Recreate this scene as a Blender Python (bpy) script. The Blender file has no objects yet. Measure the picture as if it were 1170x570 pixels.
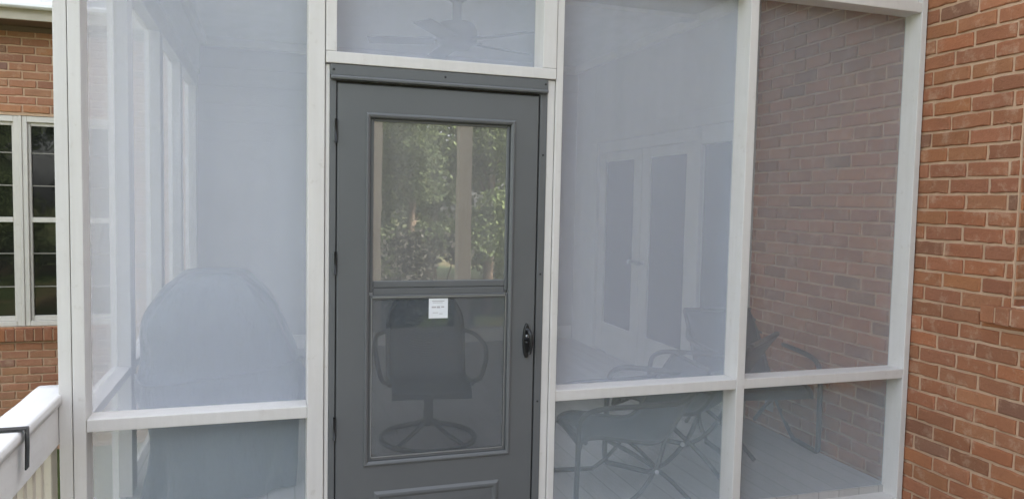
import bpy, bmesh, math, random
from mathutils import Vector, Matrix, noise as mnoise
R = math.radians
rnd = random.Random(7)
SC = bpy.context.scene
COL = SC.collection

# ------------------------------------------------------------------ helpers
def new_obj(name, bm, mats, parent=None, smooth=False, loc=None):
    me = bpy.data.meshes.new(name)
    bm.normal_update()
    bm.to_mesh(me); bm.free()
    if not isinstance(mats, (list, tuple)): mats = [mats]
    for m in mats: me.materials.append(m)
    if smooth:
        for p in me.polygons: p.use_smooth = True
    o = bpy.data.objects.new(name, me); COL.objects.link(o)
    if parent is not None: o.parent = parent
    if loc is not None: o.location = loc
    return o

def tag(o, label=None, cat=None, group=None, kind=None):
    if label: o['label'] = label
    if cat: o['category'] = cat
    if group: o['group'] = group
    if kind: o['kind'] = kind
    return o

def empty(name, label, cat, loc=(0, 0, 0), rz=0, group=None):
    o = bpy.data.objects.new(name, None); COL.objects.link(o)
    o.location = loc; o.rotation_euler = (0, 0, rz); o.empty_display_size = .1
    return tag(o, label, cat, group)

def copy_tree(o, parent=None):
    c = o.copy(); COL.objects.link(c)
    if parent is not None: c.parent = parent
    for ch in list(o.children): copy_tree(ch, c)
    return c

def box(bm, x0, x1, y0, y1, z0, z1, bev=0.0, seg=1, mi=0):
    vs = [bm.verts.new((x, y, z)) for x in (x0, x1) for y in (y0, y1) for z in (z0, z1)]
    idx = [(0, 1, 3, 2), (4, 6, 7, 5), (0, 4, 5, 1), (2, 3, 7, 6), (0, 2, 6, 4), (1, 5, 7, 3)]
    fs = [bm.faces.new([vs[i] for i in f]) for f in idx]
    for f in fs: f.material_index = mi
    if bev > 0:
        es = list({e for f in fs for e in f.edges})
        r = bmesh.ops.bevel(bm, geom=es, offset=bev, segments=seg, affect='EDGES', profile=.6)
        for f in r['faces']: f.material_index = mi
    return vs

def boxes(name, lst, mat, parent=None, bev=.004, seg=2):
    bm = bmesh.new()
    for b in lst: box(bm, *b, bev=bev, seg=seg)
    return new_obj(name, bm, mat, parent)

def smooth_path(pts, n=6, closed=False):
    P = [Vector(p) for p in pts]; out = []
    N = len(P); rng = range(N if closed else N - 1)
    for i in rng:
        p1, p2 = P[i], P[(i + 1) % N]
        p0 = P[(i - 1) % N] if (closed or i > 0) else p1 * 2 - p2
        p3 = P[(i + 2) % N] if (closed or i + 2 < N) else p2 * 2 - p1
        for k in range(n):
            t = k / n
            out.append(.5 * ((2 * p1) + (p2 - p0) * t + (2 * p0 - 5 * p1 + 4 * p2 - p3) * t * t + (3 * p1 - p0 - 3 * p2 + p3) * t ** 3))
    if not closed: out.append(P[-1])
    return out

def tube(bm, pts, r, n=8, closed=False, smooth=0):
    P = smooth_path(pts, smooth, closed) if smooth else [Vector(p) for p in pts]
    N = len(P); rings = []; up = None
    for i, p in enumerate(P):
        a = P[(i - 1) % N] if (closed or i > 0) else p
        b = P[(i + 1) % N] if (closed or i + 1 < N) else p
        t = (b - a).normalized()
        if up is None:
            up = Vector((0, 0, 1)) if abs(t.z) < .9 else Vector((1, 0, 0))
        s = t.cross(up).normalized(); up = s.cross(t).normalized()
        rr = r[i] if isinstance(r, (list, tuple)) else r
        rings.append([bm.verts.new(p + (s * math.cos(2 * math.pi * k / n) + up * math.sin(2 * math.pi * k / n)) * rr) for k in range(n)])
    for i in range(N if closed else N - 1):
        A, B = rings[i], rings[(i + 1) % N]
        for k in range(n):
            f = bm.faces.new((A[k], A[(k + 1) % n], B[(k + 1) % n], B[k])); f.smooth = True
    if not closed:
        bm.faces.new(rings[0]); bm.faces.new(list(reversed(rings[-1])))

def lathe(bm, prof, n=24, c=(0, 0, 0)):
    rings = []
    for r, z in prof:
        rings.append([bm.verts.new((c[0] + r * math.cos(2 * math.pi * k / n), c[1] + r * math.sin(2 * math.pi * k / n), c[2] + z)) for k in range(n)])
    for A, B in zip(rings, rings[1:]):
        for k in range(n):
            f = bm.faces.new((A[k], A[(k + 1) % n], B[(k + 1) % n], B[k])); f.smooth = True
    bm.faces.new(list(reversed(rings[0]))); bm.faces.new(rings[-1])

# ---------------------------------------------------------------- materials
class NT:
    def __init__(s, name):
        s.m = bpy.data.materials.new(name); s.m.use_nodes = True
        s.t = s.m.node_tree; s.t.nodes.clear()
        s.out = s.n('ShaderNodeOutputMaterial')
    def n(s, typ, **kw):
        nd = s.t.nodes.new(typ)
        for k, v in kw.items():
            if k.startswith('i_'):
                key = k[2:].replace('_', ' ')
                nd.inputs[key].default_value = v
            else: setattr(nd, k, v)
        return nd
    def l(s, a, b): s.t.links.new(a, b)
    def obj(s):
        return s.n('ShaderNodeTexCoord').outputs['Object']
    def noise(s, vec, scale, detail=4, rough=.55, stretch=None):
        if stretch:
            mp = s.n('ShaderNodeMapping'); mp.inputs['Scale'].default_value = stretch
            s.l(vec, mp.inputs['Vector']); vec = mp.outputs['Vector']
        nd = s.n('ShaderNodeTexNoise'); nd.inputs['Scale'].default_value = scale
        nd.inputs['Detail'].default_value = detail; nd.inputs['Roughness'].default_value = rough
        s.l(vec, nd.inputs['Vector']); return nd.outputs['Fac']
    def ramp(s, fac, stops):
        r = s.n('ShaderNodeValToRGB'); e = r.color_ramp.elements
        while len(e) < len(stops): e.new(.5)
        for el, (p, c) in zip(e, stops):
            el.position = p; el.color = (c, c, c, 1) if isinstance(c, (int, float)) else (*c, 1)
        s.l(fac, r.inputs['Fac']); return r.outputs['Color']
    def mix(s, fac, a, b, mode='MIX'):
        m = s.n('ShaderNodeMix', data_type='RGBA', blend_type=mode)
        for sock, v in ((0, fac), (6, a), (7, b)):
            if isinstance(v, bpy.types.NodeSocket): s.l(v, m.inputs[sock])
            elif sock == 0: m.inputs[0].default_value = v
            else: m.inputs[sock].default_value = (*v, 1) if len(v) == 3 else v
        return m.outputs[2]
    def math(s, op, a, b=0.0):
        m = s.n('ShaderNodeMath', operation=op)
        for i, v in enumerate((a, b)):
            if isinstance(v, bpy.types.NodeSocket): s.l(v, m.inputs[i])
            else: m.inputs[i].default_value = v
        return m.outputs[0]
    def bump(s, h, strength=.3, dist=.01):
        b = s.n('ShaderNodeBump'); b.inputs['Strength'].default_value = strength
        b.inputs['Distance'].default_value = dist; s.l(h, b.inputs['Height']); return b.outputs['Normal']
    def principled(s, color, rough=.5, normal=None, metal=0, spec=.5):
        p = s.n('ShaderNodeBsdfPrincipled')
        if isinstance(color, bpy.types.NodeSocket): s.l(color, p.inputs['Base Color'])
        else: p.inputs['Base Color'].default_value = (*color, 1)
        if isinstance(rough, bpy.types.NodeSocket): s.l(rough, p.inputs['Roughness'])
        else: p.inputs['Roughness'].default_value = rough
        p.inputs['Metallic'].default_value = metal
        p.inputs['Specular IOR Level'].default_value = spec
        if normal is not None: s.l(normal, p.inputs['Normal'])
        s.l(p.outputs[0], s.out.inputs[0]); return p

def m_paint(name, col, grain=(30, 30, 3), var=.15, rough=.5, dirt=.30):
    t = NT(name); o = t.obj()
    g = t.noise(o, 1.0, 5, .6, grain)
    blot = t.noise(o, 3.0, 5, .65)
    spots = t.ramp(t.noise(o, 24, 3, .7), [(.62, 0), (.74, 1)])
    c = t.mix(g, tuple(v * (1 - var) for v in col), col)
    c = t.mix(t.math('MULTIPLY', t.ramp(blot, [(.45, 0), (.75, 1)]), dirt), c, tuple(v * m for v, m in zip(col, (.74, .71, .66))))
    c = t.mix(t.math('MULTIPLY', spots, .26), c, tuple(v * m for v, m in zip(col, (.6, .56, .5))))
    h = t.math('ADD', t.math('MULTIPLY', g, .6), t.math('MULTIPLY', blot, .6))
    t.principled(c, rough, t.bump(h, .35, .004), spec=.35)
    return t.m

def m_plain(name, col, rough=.5, metal=0, var=.15, scale=8, bump=.1, spec=.5):
    t = NT(name); o = t.obj()
    n1 = t.noise(o, scale, 5, .6)
    c = t.mix(n1, tuple(v * (1 - var) for v in col), tuple(min(1, v * (1 + var)) for v in col))
    rr = t.math('ADD', rough - .06, t.math('MULTIPLY', n1, .12))
    t.principled(c, rr, t.bump(t.noise(o, scale * 6, 4), bump, .002), metal, spec)
    return t.m

WHITE = m_paint('white_painted_wood', (.705, .683, .655))
WHITEV = m_paint('white_painted_wood_upright', (.705, .683, .655), grain=(34, 34, 2.2))
RAILW = m_paint('weathered_white_railing_paint', (.80, .79, .775), grain=(30, 3, 30), var=.16, dirt=.3)
CREAM = m_paint('cream_painted_wood', (.66, .60, .50), grain=(40, 40, 3))
DOORTRIM = m_plain('beige_door_paint', (.52, .51, .48), .5)
INWHITE = m_plain('white_interior_trim', (.72, .71, .68), .5)
CEIL = m_plain('white_beadboard_ceiling', (.80, .81, .83), .6)
SIDING = m_plain('grey_lap_siding', (.50, .495, .51), .6, scale=3)
DOOR = None
def m_door():
    t = NT('dark_grey_door_enamel'); o = t.obj()
    n1 = t.noise(o, 3, 5, .6); n2 = t.noise(o, 90, 3, .6)
    c = t.mix(n1, (.108, .114, .118), (.134, .139, .142))
    rr = t.math('ADD', .33, t.math('MULTIPLY', n1, .14))
    t.principled(c, rr, t.bump(t.math('ADD', n2, t.math('MULTIPLY', n1, 2)), .06, .002), spec=.5)
    return t.m
DOOR = m_door()
GASKET = m_plain('black_rubber_gasket', (.018, .018, .018), .6)
BLACKM = m_plain('black_powder_coated_metal', (.02, .021, .022), .35, .3, spec=.6)
SILVER = m_plain('worn_aluminium_edge', (.42, .43, .44), .35, .8)
BRONZE = m_plain('dark_bronze_fan_metal', (.2, .2, .21), .4, .3)
SLING = None
def m_sling():
    t = NT('dark_teal_sling_mesh'); o = t.obj()
    w = t.n('ShaderNodeTexWave', wave_type='BANDS', bands_direction='X'); w.inputs['Scale'].default_value = 60
    t.l(o, w.inputs['Vector'])
    c = t.mix(w.outputs['Fac'], (.030, .042, .050), (.055, .070, .078))
    t.principled(c, .6, t.bump(w.outputs['Fac'], .3, .003), spec=.4); return t.m
SLING = m_sling()
CHAIRM = m_plain('dark_green_grey_chair_tube', (.03, .036, .036), .38, .2, spec=.6)
BOLT = m_plain('bright_bolt_steel', (.6, .6, .6), .3, .9)
def m_cover():
    t = NT('grey_vinyl_grill_cover'); o = t.obj()
    n1 = t.noise(o, 2.2, 5, .6); n2 = t.noise(o, 7, 4, .6, (1, 1, .35))
    c = t.mix(n1, (.075, .095, .125), (.120, .142, .172))
    t.principled(c, .36, t.bump(t.math('ADD', n2, t.math('MULTIPLY', n1, .8)), .9, .05), spec=.5); return t.m
COVER = m_cover()
PAPER = m_plain('white_paper', (.78, .80, .82), .7)
INK = m_plain('faded_grey_ink', (.45, .43, .44), .8)
OUTLET = m_plain('grey_outlet_plate', (.45, .45, .44), .5)

def m_brick():
    t = NT('red_brown_clay_brick'); o = t.obj()
    at = t.n('ShaderNodeAttribute', attribute_name='brick_tone')
    base = at.outputs['Color']
    n1 = t.noise(o, 16, 6, .65); n2 = t.noise(o, 60, 5, .7); n3 = t.noise(o, 5, 4, .6)
    c = t.mix(t.math('MULTIPLY', t.ramp(n1, [(.3, 0), (.7, 1)]), .5), base, (.30, .12, .06), 'MIX')
    c = t.mix(.55, c, base)
    c = t.mix(t.math('MULTIPLY', t.ramp(n2, [(.58, 0), (.72, 1)]), .35), c, (.10, .052, .036))
    c = t.mix(t.math('MULTIPLY', t.ramp(t.noise(o, 9, 6, .75), [(.53, 0), (.68, 1)]), .55), c, (.56, .38, .26))
    c = t.mix(t.math('MULTIPLY', t.ramp(n3, [(.4, 0), (.7, 1)]), .25), c, (.22, .10, .062))
    h = t.math('ADD', t.math('MULTIPLY', n1, .8), t.math('MULTIPLY', n2, .6))
    t.principled(c, .85, t.bump(h, .9, .009), spec=.2); return t.m
def m_mortar():
    t = NT('tan_mortar'); o = t.obj()
    n1 = t.noise(o, 12, 5, .7); n2 = t.noise(o, 90, 4, .7)
    c = t.mix(n1, (.45, .295, .19), (.66, .47, .33))
    t.principled(c, .95, t.bump(n2, .6, .006), spec=.1); return t.m
BRICK, MORTAR = m_brick(), m_mortar()

def m_screen(name, cover, col, thru=.35, amp=.05):
    # woven mesh: part of every bit of area is strand, the rest is open
    t = NT(name)
    o = t.obj()
    wob = t.noise(o, 2.6, 3, .5)
    streak = t.noise(o, 1.0, 3, .5, (11, 11, .25))
    cov = t.math('ADD', cover - amp * .75, t.math('MULTIPLY', wob, amp * .75))
    cov = t.math('ADD', cov, t.math('MULTIPLY', streak, amp * .75))
    tr = t.n('ShaderNodeBsdfTransparent')
    d = t.n('ShaderNodeBsdfDiffuse'); d.inputs['Color'].default_value = (*col, 1)
    tl = t.n('ShaderNodeBsdfTranslucent'); tl.inputs['Color'].default_value = (*col, 1)
    m1 = t.n('ShaderNodeMixShader'); m1.inputs[0].default_value = thru
    t.l(d.outputs[0], m1.inputs[1]); t.l(tl.outputs[0], m1.inputs[2])
    m2 = t.n('ShaderNodeMixShader'); t.l(cov, m2.inputs[0])
    t.l(tr.outputs[0], m2.inputs[1]); t.l(m1.outputs[0], m2.inputs[2])
    t.l(m2.outputs[0], t.out.inputs[0]); return t.m
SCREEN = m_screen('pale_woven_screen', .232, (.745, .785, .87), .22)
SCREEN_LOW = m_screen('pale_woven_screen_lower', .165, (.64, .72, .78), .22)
SCREEN_END = m_screen('low_glare_woven_screen', .215, (.62, .63, .66), .25)  # sparser, greyer mesh imitates the weaker sky glare at the right
SCREEN_SIDE = m_screen('warm_lit_side_screen', .235, (.92, .89, .84), .5)  # warm strand colour stands in for warm light from outside
SCREEN_DOOR = m_screen('added_insect_mesh', .262, (.56, .68, .84), .1)  # bluish mesh added to haze the lower door glass

def m_glass(name, k=2.0, tint=.9, rough=0.0, ripple=.02, haze_film=.06):
    t = NT(name)
    fr = t.n('ShaderNodeFresnel'); fr.inputs['IOR'].default_value = 1.5
    fac = t.math('MINIMUM', t.math('MULTIPLY', fr.outputs[0], k), 1.0)
    b = t.bump(t.noise(t.obj(), 3.5, 2, .4), ripple, .02)
    tr = t.n('ShaderNodeBsdfTransparent'); tr.inputs[0].default_value = (tint, tint, tint, 1)
    gl = t.n('ShaderNodeBsdfGlossy'); gl.inputs['Roughness'].default_value = rough
    t.l(b, gl.inputs['Normal'])
    mx = t.n('ShaderNodeMixShader'); t.l(fac, mx.inputs[0]); t.l(tr.outputs[0], mx.inputs[1]); t.l(gl.outputs[0], mx.inputs[2])
    df = t.n('ShaderNodeBsdfDiffuse'); df.inputs[0].default_value = (.62, .61, .58, 1)  # pale diffuse film paints a light haze over the glass
    sm = t.noise(t.obj(), 1, 4, .6, (14, 14, 1.2))
    dm = t.n('ShaderNodeMixShader'); t.l(t.math('MULTIPLY', t.math('ADD', .5, sm), haze_film), dm.inputs[0])
    t.l(mx.outputs[0], dm.inputs[1]); t.l(df.outputs[0], dm.inputs[2])
    t.l(dm.outputs[0], t.out.inputs[0]); return t.m
GLASS = m_glass('storm_door_glass', 7.5, .8, .008, ripple=.02, haze_film=.20)
GLASS_LOW = m_glass('storm_door_lower_glass', 1.0, .8, .02, haze_film=.05)
CLEAR = m_glass('added_skylight_glass', 1.0, .96, 0, 0, haze_film=.01)
def m_pane(name, col):
    t = NT(name); o = t.obj()
    n1 = t.noise(o, 2, 3)
    c = t.mix(n1, tuple(v * .6 for v in col), col)
    p = t.principled(c, .03, t.bump(t.noise(o, 2.5, 2), .05, .03), spec=.5)
    p.inputs['IOR'].default_value = 1.45
    return t.m
PANE = m_pane('dark_window_glass', (.012, .013, .012))
PANE_FR = m_pane('french_door_glass', (.05, .06, .075))

def m_planks(name, c0, c1, w, axis):
    t = NT(name); o = t.obj()
    b = t.n('ShaderNodeTexBrick'); b.offset = .37
    b.inputs['Color1'].default_value = (*c0, 1); b.inputs['Color2'].default_value = (*c1, 1)
    b.inputs['Mortar'].default_value = tuple(v * (.72 if axis == 'Y' else .45) for v in c0) + (1,)
    b.inputs['Scale'].default_value = 1; b.inputs['Mortar Size'].default_value = .004
    b.inputs['Brick Width'].default_value = 3.2; b.inputs['Row Height'].default_value = w
    if axis == 'Y':
        mp = t.n('ShaderNodeMapping'); mp.inputs['Rotation'].default_value = (0, 0, R(90)); t.l(o, mp.inputs[0]); t.l(mp.outputs[0], b.inputs['Vector'])
    else: t.l(o, b.inputs['Vector'])
    g = t.noise(o, 1, 5, .6, (2, 40, 1) if axis == 'X' else (40, 2, 1))
    c = t.mix(t.math('MULTIPLY', g, .5), b.outputs['Color'], tuple(v * .6 for v in c0))
    t.principled(c, .7, t.bump(g, .3, .004), spec=.3); return t.m
PORCHF = m_planks('grey_porch_floorboards', (.48, .47, .46), (.54, .53, .52), .14, 'Y')
DECKF = m_planks('weathered_deck_boards', (.30, .27, .23), (.36, .33, .29), .14, 'X')
def m_grass():
    t = NT('lawn'); o = t.obj()
    c = t.mix(t.noise(o, .6, 6, .7), (.035, .06, .018), (.10, .12, .045))
    c = t.mix(t.ramp(t.noise(o, .25, 4), [(.45, 0), (.65, 1)]), c, (.16, .12, .07))
    t.principled(c, .9, t.bump(t.noise(o, 20, 5), .5, .05), spec=.1); return t.m
GRASS = m_grass()
def m_leaf(name, a, b, power=1.0):
    t = NT(name)
    oi = t.n('ShaderNodeAttribute', attribute_name='leaf_tone')
    c = t.mix(t.math('POWER', oi.outputs['Fac'], power), a, b)
    d = t.n('ShaderNodeBsdfDiffuse'); tl = t.n('ShaderNodeBsdfTranslucent')
    t.l(c, d.inputs[0]); t.l(c, tl.inputs[0])
    mx = t.n('ShaderNodeMixShader'); mx.inputs[0].default_value = .3
    t.l(d.outputs[0], mx.inputs[1]); t.l(tl.outputs[0], mx.inputs[2]); t.l(mx.outputs[0], t.out.inputs[0]); return t.m
LEAF = m_leaf('tree_foliage', (.075, .105, .045), (.17, .205, .095))
LEAF2 = m_leaf('conifer_foliage', (.06, .082, .045), (.135, .155, .08))
LEAFP = m_leaf('pale_shrub_foliage', (.02, .022, .016), (.62, .56, .46), 3.5)
BARK = m_plain('brown_bark', (.13, .09, .06), .9, bump=.6)
TIMBER = m_paint('tan_timber', (.44, .37, .27), grain=(30, 30, 1.5), rough=.7)
SHINGLE = m_plain('grey_blue_shingles', (.30, .32, .36), .8, scale=20, bump=.5)
FASCIA = m_plain('beige_fascia_paint', (.46, .41, .33), .6)
SOFFIT = m_plain('brown_soffit', (.16, .11, .075), .7)
WINTRIM = m_paint('cream_window_paint', (.70, .66, .60))
MUNTIN = m_plain('brown_grey_muntin', (.26, .24, .21), .6)
GUTTER = m_plain('white_gutter_metal', (.80, .80, .79), .4)

# ------------------------------------------------------------------- bricks
TONES = [(.365, .156, .080), (.335, .142, .074), (.385, .168, .088), (.305, .132, .074), (.350, .156, .086), (.390, .160, .076)]
DARKS = [(.265, .132, .078), (.285, .130, .072), (.245, .130, .085)]
def brick_surface(name, parent, frame, u0, u1, z0, z1, holes=(), bl=.232, bh=.0835, joint=.0138, zref=2.043, uref=0.0, seed=1, depth=.011, tint=(1, 1, 1)):
    """frame(u, z, d) -> world point; d is how far out of the mortar plane"""
    rr = random.Random(seed)
    bm = bmesh.new(); lay = bm.verts.layers.float_color.new('brick_tone')
    def cut(a, b, za, zb):          # split a span by the holes
        spans = [(a, b)]
        for (h0, h1, k0, k1) in holes:
            if zb <= k0 + .02 or za >= k1 - .02: continue
            ns = []
            for s in spans:
                if s[1] <= h0 or s[0] >= h1: ns.append(s); continue
                if s[0] < h0: ns.append((s[0], h0))
                if s[1] > h1: ns.append((h1, s[1]))
            spans = ns
        return spans
    r0 = int(math.floor((z0 - zref) / bh)); r1 = int(math.ceil((z1 - zref) / bh))
    for r in range(r0, r1):
        za = zref + r * bh; zb = za + bh
        off = uref + (bl / 2 if r % 2 else 0) + rr.uniform(-.012, .012)
        c0 = int(math.floor((u0 - off) / bl)); c1 = int(math.ceil((u1 - off) / bl))
        for c in range(c0, c1):
            a = max(u0, off + c * bl); b = min(u1, off + (c + 1) * bl)
            if b - a < .03: continue
            for (p, q) in cut(a, b, za, zb):
                if q - p < .03: continue
                j = joint / 2
                tone = rr.choice(DARKS) if rr.random() < .10 else rr.choice(TONES)
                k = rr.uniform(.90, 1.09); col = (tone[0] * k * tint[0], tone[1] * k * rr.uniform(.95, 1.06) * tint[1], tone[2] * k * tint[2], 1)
                d = depth + rr.uniform(-.003, .002); e = .004
                pa, pb_, qa, qb = p + j, za + j, q - j, zb - j
                tilt = rr.uniform(-.0022, .0022)
                nu, nz_ = (6, 2) if q - p > .12 else (3, 2)
                per = [(pa + (qa - pa) * k2 / nu, pb_, 0, 1) for k2 in range(nu)] + [(qa, pb_ + (qb - pb_) * k2 / nz_, -1, 0) for k2 in range(nz_)] \
                    + [(qa - (qa - pa) * k2 / nu, qb, 0, -1) for k2 in range(nu)] + [(pa, qb - (qb - pb_) * k2 / nz_, 1, 0) for k2 in range(nz_)]
                um, zm = (pa + qa) / 2, (pb_ + qb) / 2
                v0, v1, v2 = [], [], []
                for (u, z, su, sz) in per:
                    chip = rr.random() ** 7 * .006
                    ju, jz = rr.uniform(-.0016, .0016), rr.uniform(-.0016, .0016) + tilt * (u - um) / .1
                    if su == 0 or abs(z - pb_) < 1e-6 or abs(z - qb) < 1e-6: cu = .0015 * (1 if u < um else -1) if min(abs(u - pa), abs(u - qa)) < 1e-6 else 0
                    else: cu = 0
                    a_, b_ = u + ju + cu, z + jz
                    v0.append(bm.verts.new(frame(a_, b_, -.004)))
                    v1.append(bm.verts.new(frame(a_ + chip * su, b_ + chip * sz, d - .004)))
                    k3 = (e + chip * 1.5)
                    fu = k3 * (1 if u < um else -1) if su or min(abs(u - pa), abs(u - qa)) < 1e-6 else 0
                    fz = k3 * (1 if z < zm else -1) if sz or min(abs(z - pb_), abs(z - qb)) < 1e-6 else 0
                    v2.append(bm.verts.new(frame(a_ + fu, b_ + fz, d + rr.uniform(-.0006, .0006))))
                vc = bm.verts.new(frame(um, zm, d + rr.uniform(-.001, .0012)))
                for v in v0 + v1 + v2 + [vc]: v[lay] = col
                m_ = len(per)
                for X, Y in ((v0, v1), (v1, v2)):
                    for k2 in range(m_): bm.faces.new((X[k2], X[(k2 + 1) % m_], Y[(k2 + 1) % m_], Y[k2]))
                for k2 in range(m_): bm.faces.new((v2[k2], v2[(k2 + 1) % m_], vc))
    # mortar sheet with the holes left open
    us = sorted({u0, u1, *[min(max(h[i], u0), u1) for h in holes for i in (0, 1)]})
    zs = sorted({z0, z1, *[min(max(h[i], z0), z1) for h in holes for i in (2, 3)]})
    for a, b in zip(us, us[1:]):
        for c, d in zip(zs, zs[1:]):
            um, zm = (a + b) / 2, (c + d) / 2
            if any(h[0] < um < h[1] and h[2] < zm < h[3] for h in holes): continue
            f = bm.faces.new([bm.verts.new(frame(*t, 0)) for t in ((a, c), (b, c), (b, d), (a, d))]); f.material_index = 1
    return new_obj(name, bm, [BRICK, MORTAR], parent)

# ------------------------------------------------------------------ setting
bm = bmesh.new()
N = 24
for i in range(N):
    for j in range(N):
        pass
gv = [[bm.verts.new(((i / N - .5) * 240, (j / N - .5) * 240, -1.1 + .25 * mnoise.noise(Vector((i * .7, j * .7, 0))))) for j in range(N + 1)] for i in range(N + 1)]
for i in range(N):
    for j in range(N):
        bm.faces.new((gv[i][j], gv[i + 1][j], gv[i + 1][j + 1], gv[i][j + 1]))
tag(new_obj('lawn', bm, GRASS), kind='structure')
bm = bmesh.new(); box(bm, -1.04, 3.15, .10, 4.89, -.25, -.05)
tag(new_obj('porch_floor', bm, PORCHF), kind='structure')
bm = bmesh.new(); box(bm, -1.14, 3.15, -6.6, -.02, -.32, -.17)
tag(new_obj('deck_floor', bm, DECKF), kind='structure')

# ------------------------------------------------------------ brick house (right)
house = empty('brick_house', 'orange brown brick house wall running back along the right side of the screened porch', 'house', (3.16, 0, -1.1))
HL = Matrix.Translation((-3.16, 0, 1.1))
def hb(name, lst, mat, parent=house, bev=.003):
    o = boxes(name, lst, mat, None, bev, 1); o.data.transform(HL)
    o.parent = parent; return o
# wall face at X=3.16 : u = Y, outward = -X
WIN = (-1.60, -.575, 1.085, 2.13)
FD = (1.63, 4.33, -.06, 2.24)
ow = brick_surface('brick_wall', None, lambda u, z, d: (3.168 - d, u, z), -4.6, 4.895, -1.05, 3.55, holes=[WIN, (1.5, 5, -1.2, 3.7)], seed=3, uref=-.406 + .116, zref=2.043)
ow.data.transform(HL); ow.parent = house
hb('unseen_upper_wall', [(3.19, 11, -4.6, 14, 3.55, 6.1)], SIDING)  # unseen upper storey and roof, made tall to shade the porch
hb('wall_core', [(3.20, 11, -4.6, -1.66, -1.05, 3.55), (3.20, 11, -1.66, -.52, -1.05, 1.08), (3.20, 11, -1.66, -.52, 2.14, 3.55), (3.42, 11, -1.66, -.52, 1.081, 2.139), (3.20, 11, -.52, 1.6, -1.05, 3.55), (3.20, 11, 1.6, 4.36, 2.25, 3.55), (3.34, 11, 1.6, 4.36, -1.05, 2.249), (3.20, 11, 4.36, 14, -1.05, 3.55)], SIDING, bev=0)
bm = bmesh.new()
pr = [(2.75, 6.0), (7.1, 9.2), (11.45, 6.0), (11.45, 6.15), (7.1, 9.4), (2.75, 6.15)]
A = [bm.verts.new((x, -5.0, z)) for x, z in pr]; B = [bm.verts.new((x, 14.4, z)) for x, z in pr]
for i in range(6): bm.faces.new((A[i], A[(i + 1) % 6], B[(i + 1) % 6], B[i]))
bm.faces.new(A); bm.faces.new(list(reversed(B)))
o = new_obj('roof', bm, SHINGLE); o.data.transform(HL); o.parent = house
# window near the camera, just past the picture's edge: brick reveal, frame, pane, rowlock sill
rev = brick_surface('window_reveal', None, lambda u, z, d: (3.168 + u, -.575 - d, z), 0, .115, 1.085, 2.13, seed=8, uref=-.004, zref=2.043, depth=.006)
rev.data.transform(HL); rev.parent = house
wf = hb('window_frame', [(3.27, 3.33, -1.60, -.585, 1.09, 1.15), (3.27, 3.33, -1.60, -.585, 2.06, 2.125), (3.27, 3.33, -.645, -.586, 1.151, 2.059), (3.27, 3.33, -1.595, -1.54, 1.151, 2.059), (3.28, 3.32, -1.539, -.646, 1.58, 1.62)], WHITE)
p = hb('pane', [(3.295, 3.305, -1.539, -.646, 1.151, 2.059)], PANE, wf, 0)
bm = bmesh.new(); lay = bm.verts.layers.float_color.new('brick_tone')
y = -1.68
while y < -.50:
    vs0 = set(bm.verts)
    tilt = rnd.uniform(-.003, .003)
    box(bm, 3.118 + tilt, 3.24, y + .005, y + .077, .985 + tilt, 1.076 + rnd.uniform(-.004, .004), bev=.004, seg=1)
    k = rnd.uniform(.8, 1.12); tt = rnd.choice(TONES)
    for v in bm.verts:
        if v not in vs0: v[lay] = (tt[0] * k, tt[1] * k, tt[2] * k, 1)
    y += .083
n0 = set(bm.faces)
box(bm, 3.128, 3.24, -1.675, -.51, .992, 1.066)
for f in bm.faces:
    if f not in n0: f.material_index = 1
o = new_obj('window_sill', bm, [BRICK, MORTAR]); o.data.transform(HL); o.parent = house
# french doors and side light in the brick wall
fr = hb('french_door_frame', [(3.135, 3.24, 1.60, 1.70, -.05, 2.20), (3.135, 3.24, 4.26, 4.36, -.05, 2.20), (3.13, 3.24, 1.58, 4.38, 2.201, 2.33), (3.15, 3.24, 2.22, 2.30, -.05, 2.20), (3.15, 3.24, 1.701, 2.219, -.05, .20), (3.15, 3.24, 1.701, 2.219, 2.05, 2.20), (3.16, 3.24, 2.301, 4.259, 2.09, 2.20)], DOORTRIM)
hb('panelled_wall', [(3.150, 3.199, 1.50, 1.579, -.06, 3.12), (3.151, 3.199, 1.5795, 4.3805, 2.331, 3.12), (3.150, 3.199, 4.381, 4.89, -.06, 3.12)], DOORTRIM, house, .002)
hb('side_light_glass', [(3.195, 3.205, 1.70, 2.22, .2, 2.05)], PANE_FR, fr, 0)
for (a, b) in ((2.305, 3.275), (3.285, 4.255)):
    d = hb('french_door', [(3.165, 3.21, a, a + .16, -.04, 2.085), (3.165, 3.21, b - .16, b, -.04, 2.085), (3.167, 3.208, a + .161, b - .161, -.04, .27), (3.167, 3.208, a + .161, b - .161, 1.99, 2.085)], DOORTRIM)
    hb('door_glass', [(3.185, 3.192, a + .16, b - .16, .27, 1.99)], PANE_FR, d, 0)
    hy = b - .08 if a < 3 else a + .08
    bmh = bmesh.new(); lathe(bmh, [(.026, 0), (.026, .008), (.01, .012), (.01, .04), (.024, .05), (.027, .065), (.018, .08)], 14)
    o = new_obj('handle', bmh, SILVER); o.data.transform(HL @ Matrix.Translation((3.164, hy, .98)) @ Matrix.Rotation(R(-90), 4, 'Y')); o.parent = d
ol = hb('outlet', [(3.148, 3.158, 1.16, 1.25, .08, .22)], OUTLET)
hb('outlet_cover', [(3.138, 3.148, 1.175, 1.235, .10, .20)], SILVER, ol, .004)

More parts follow.
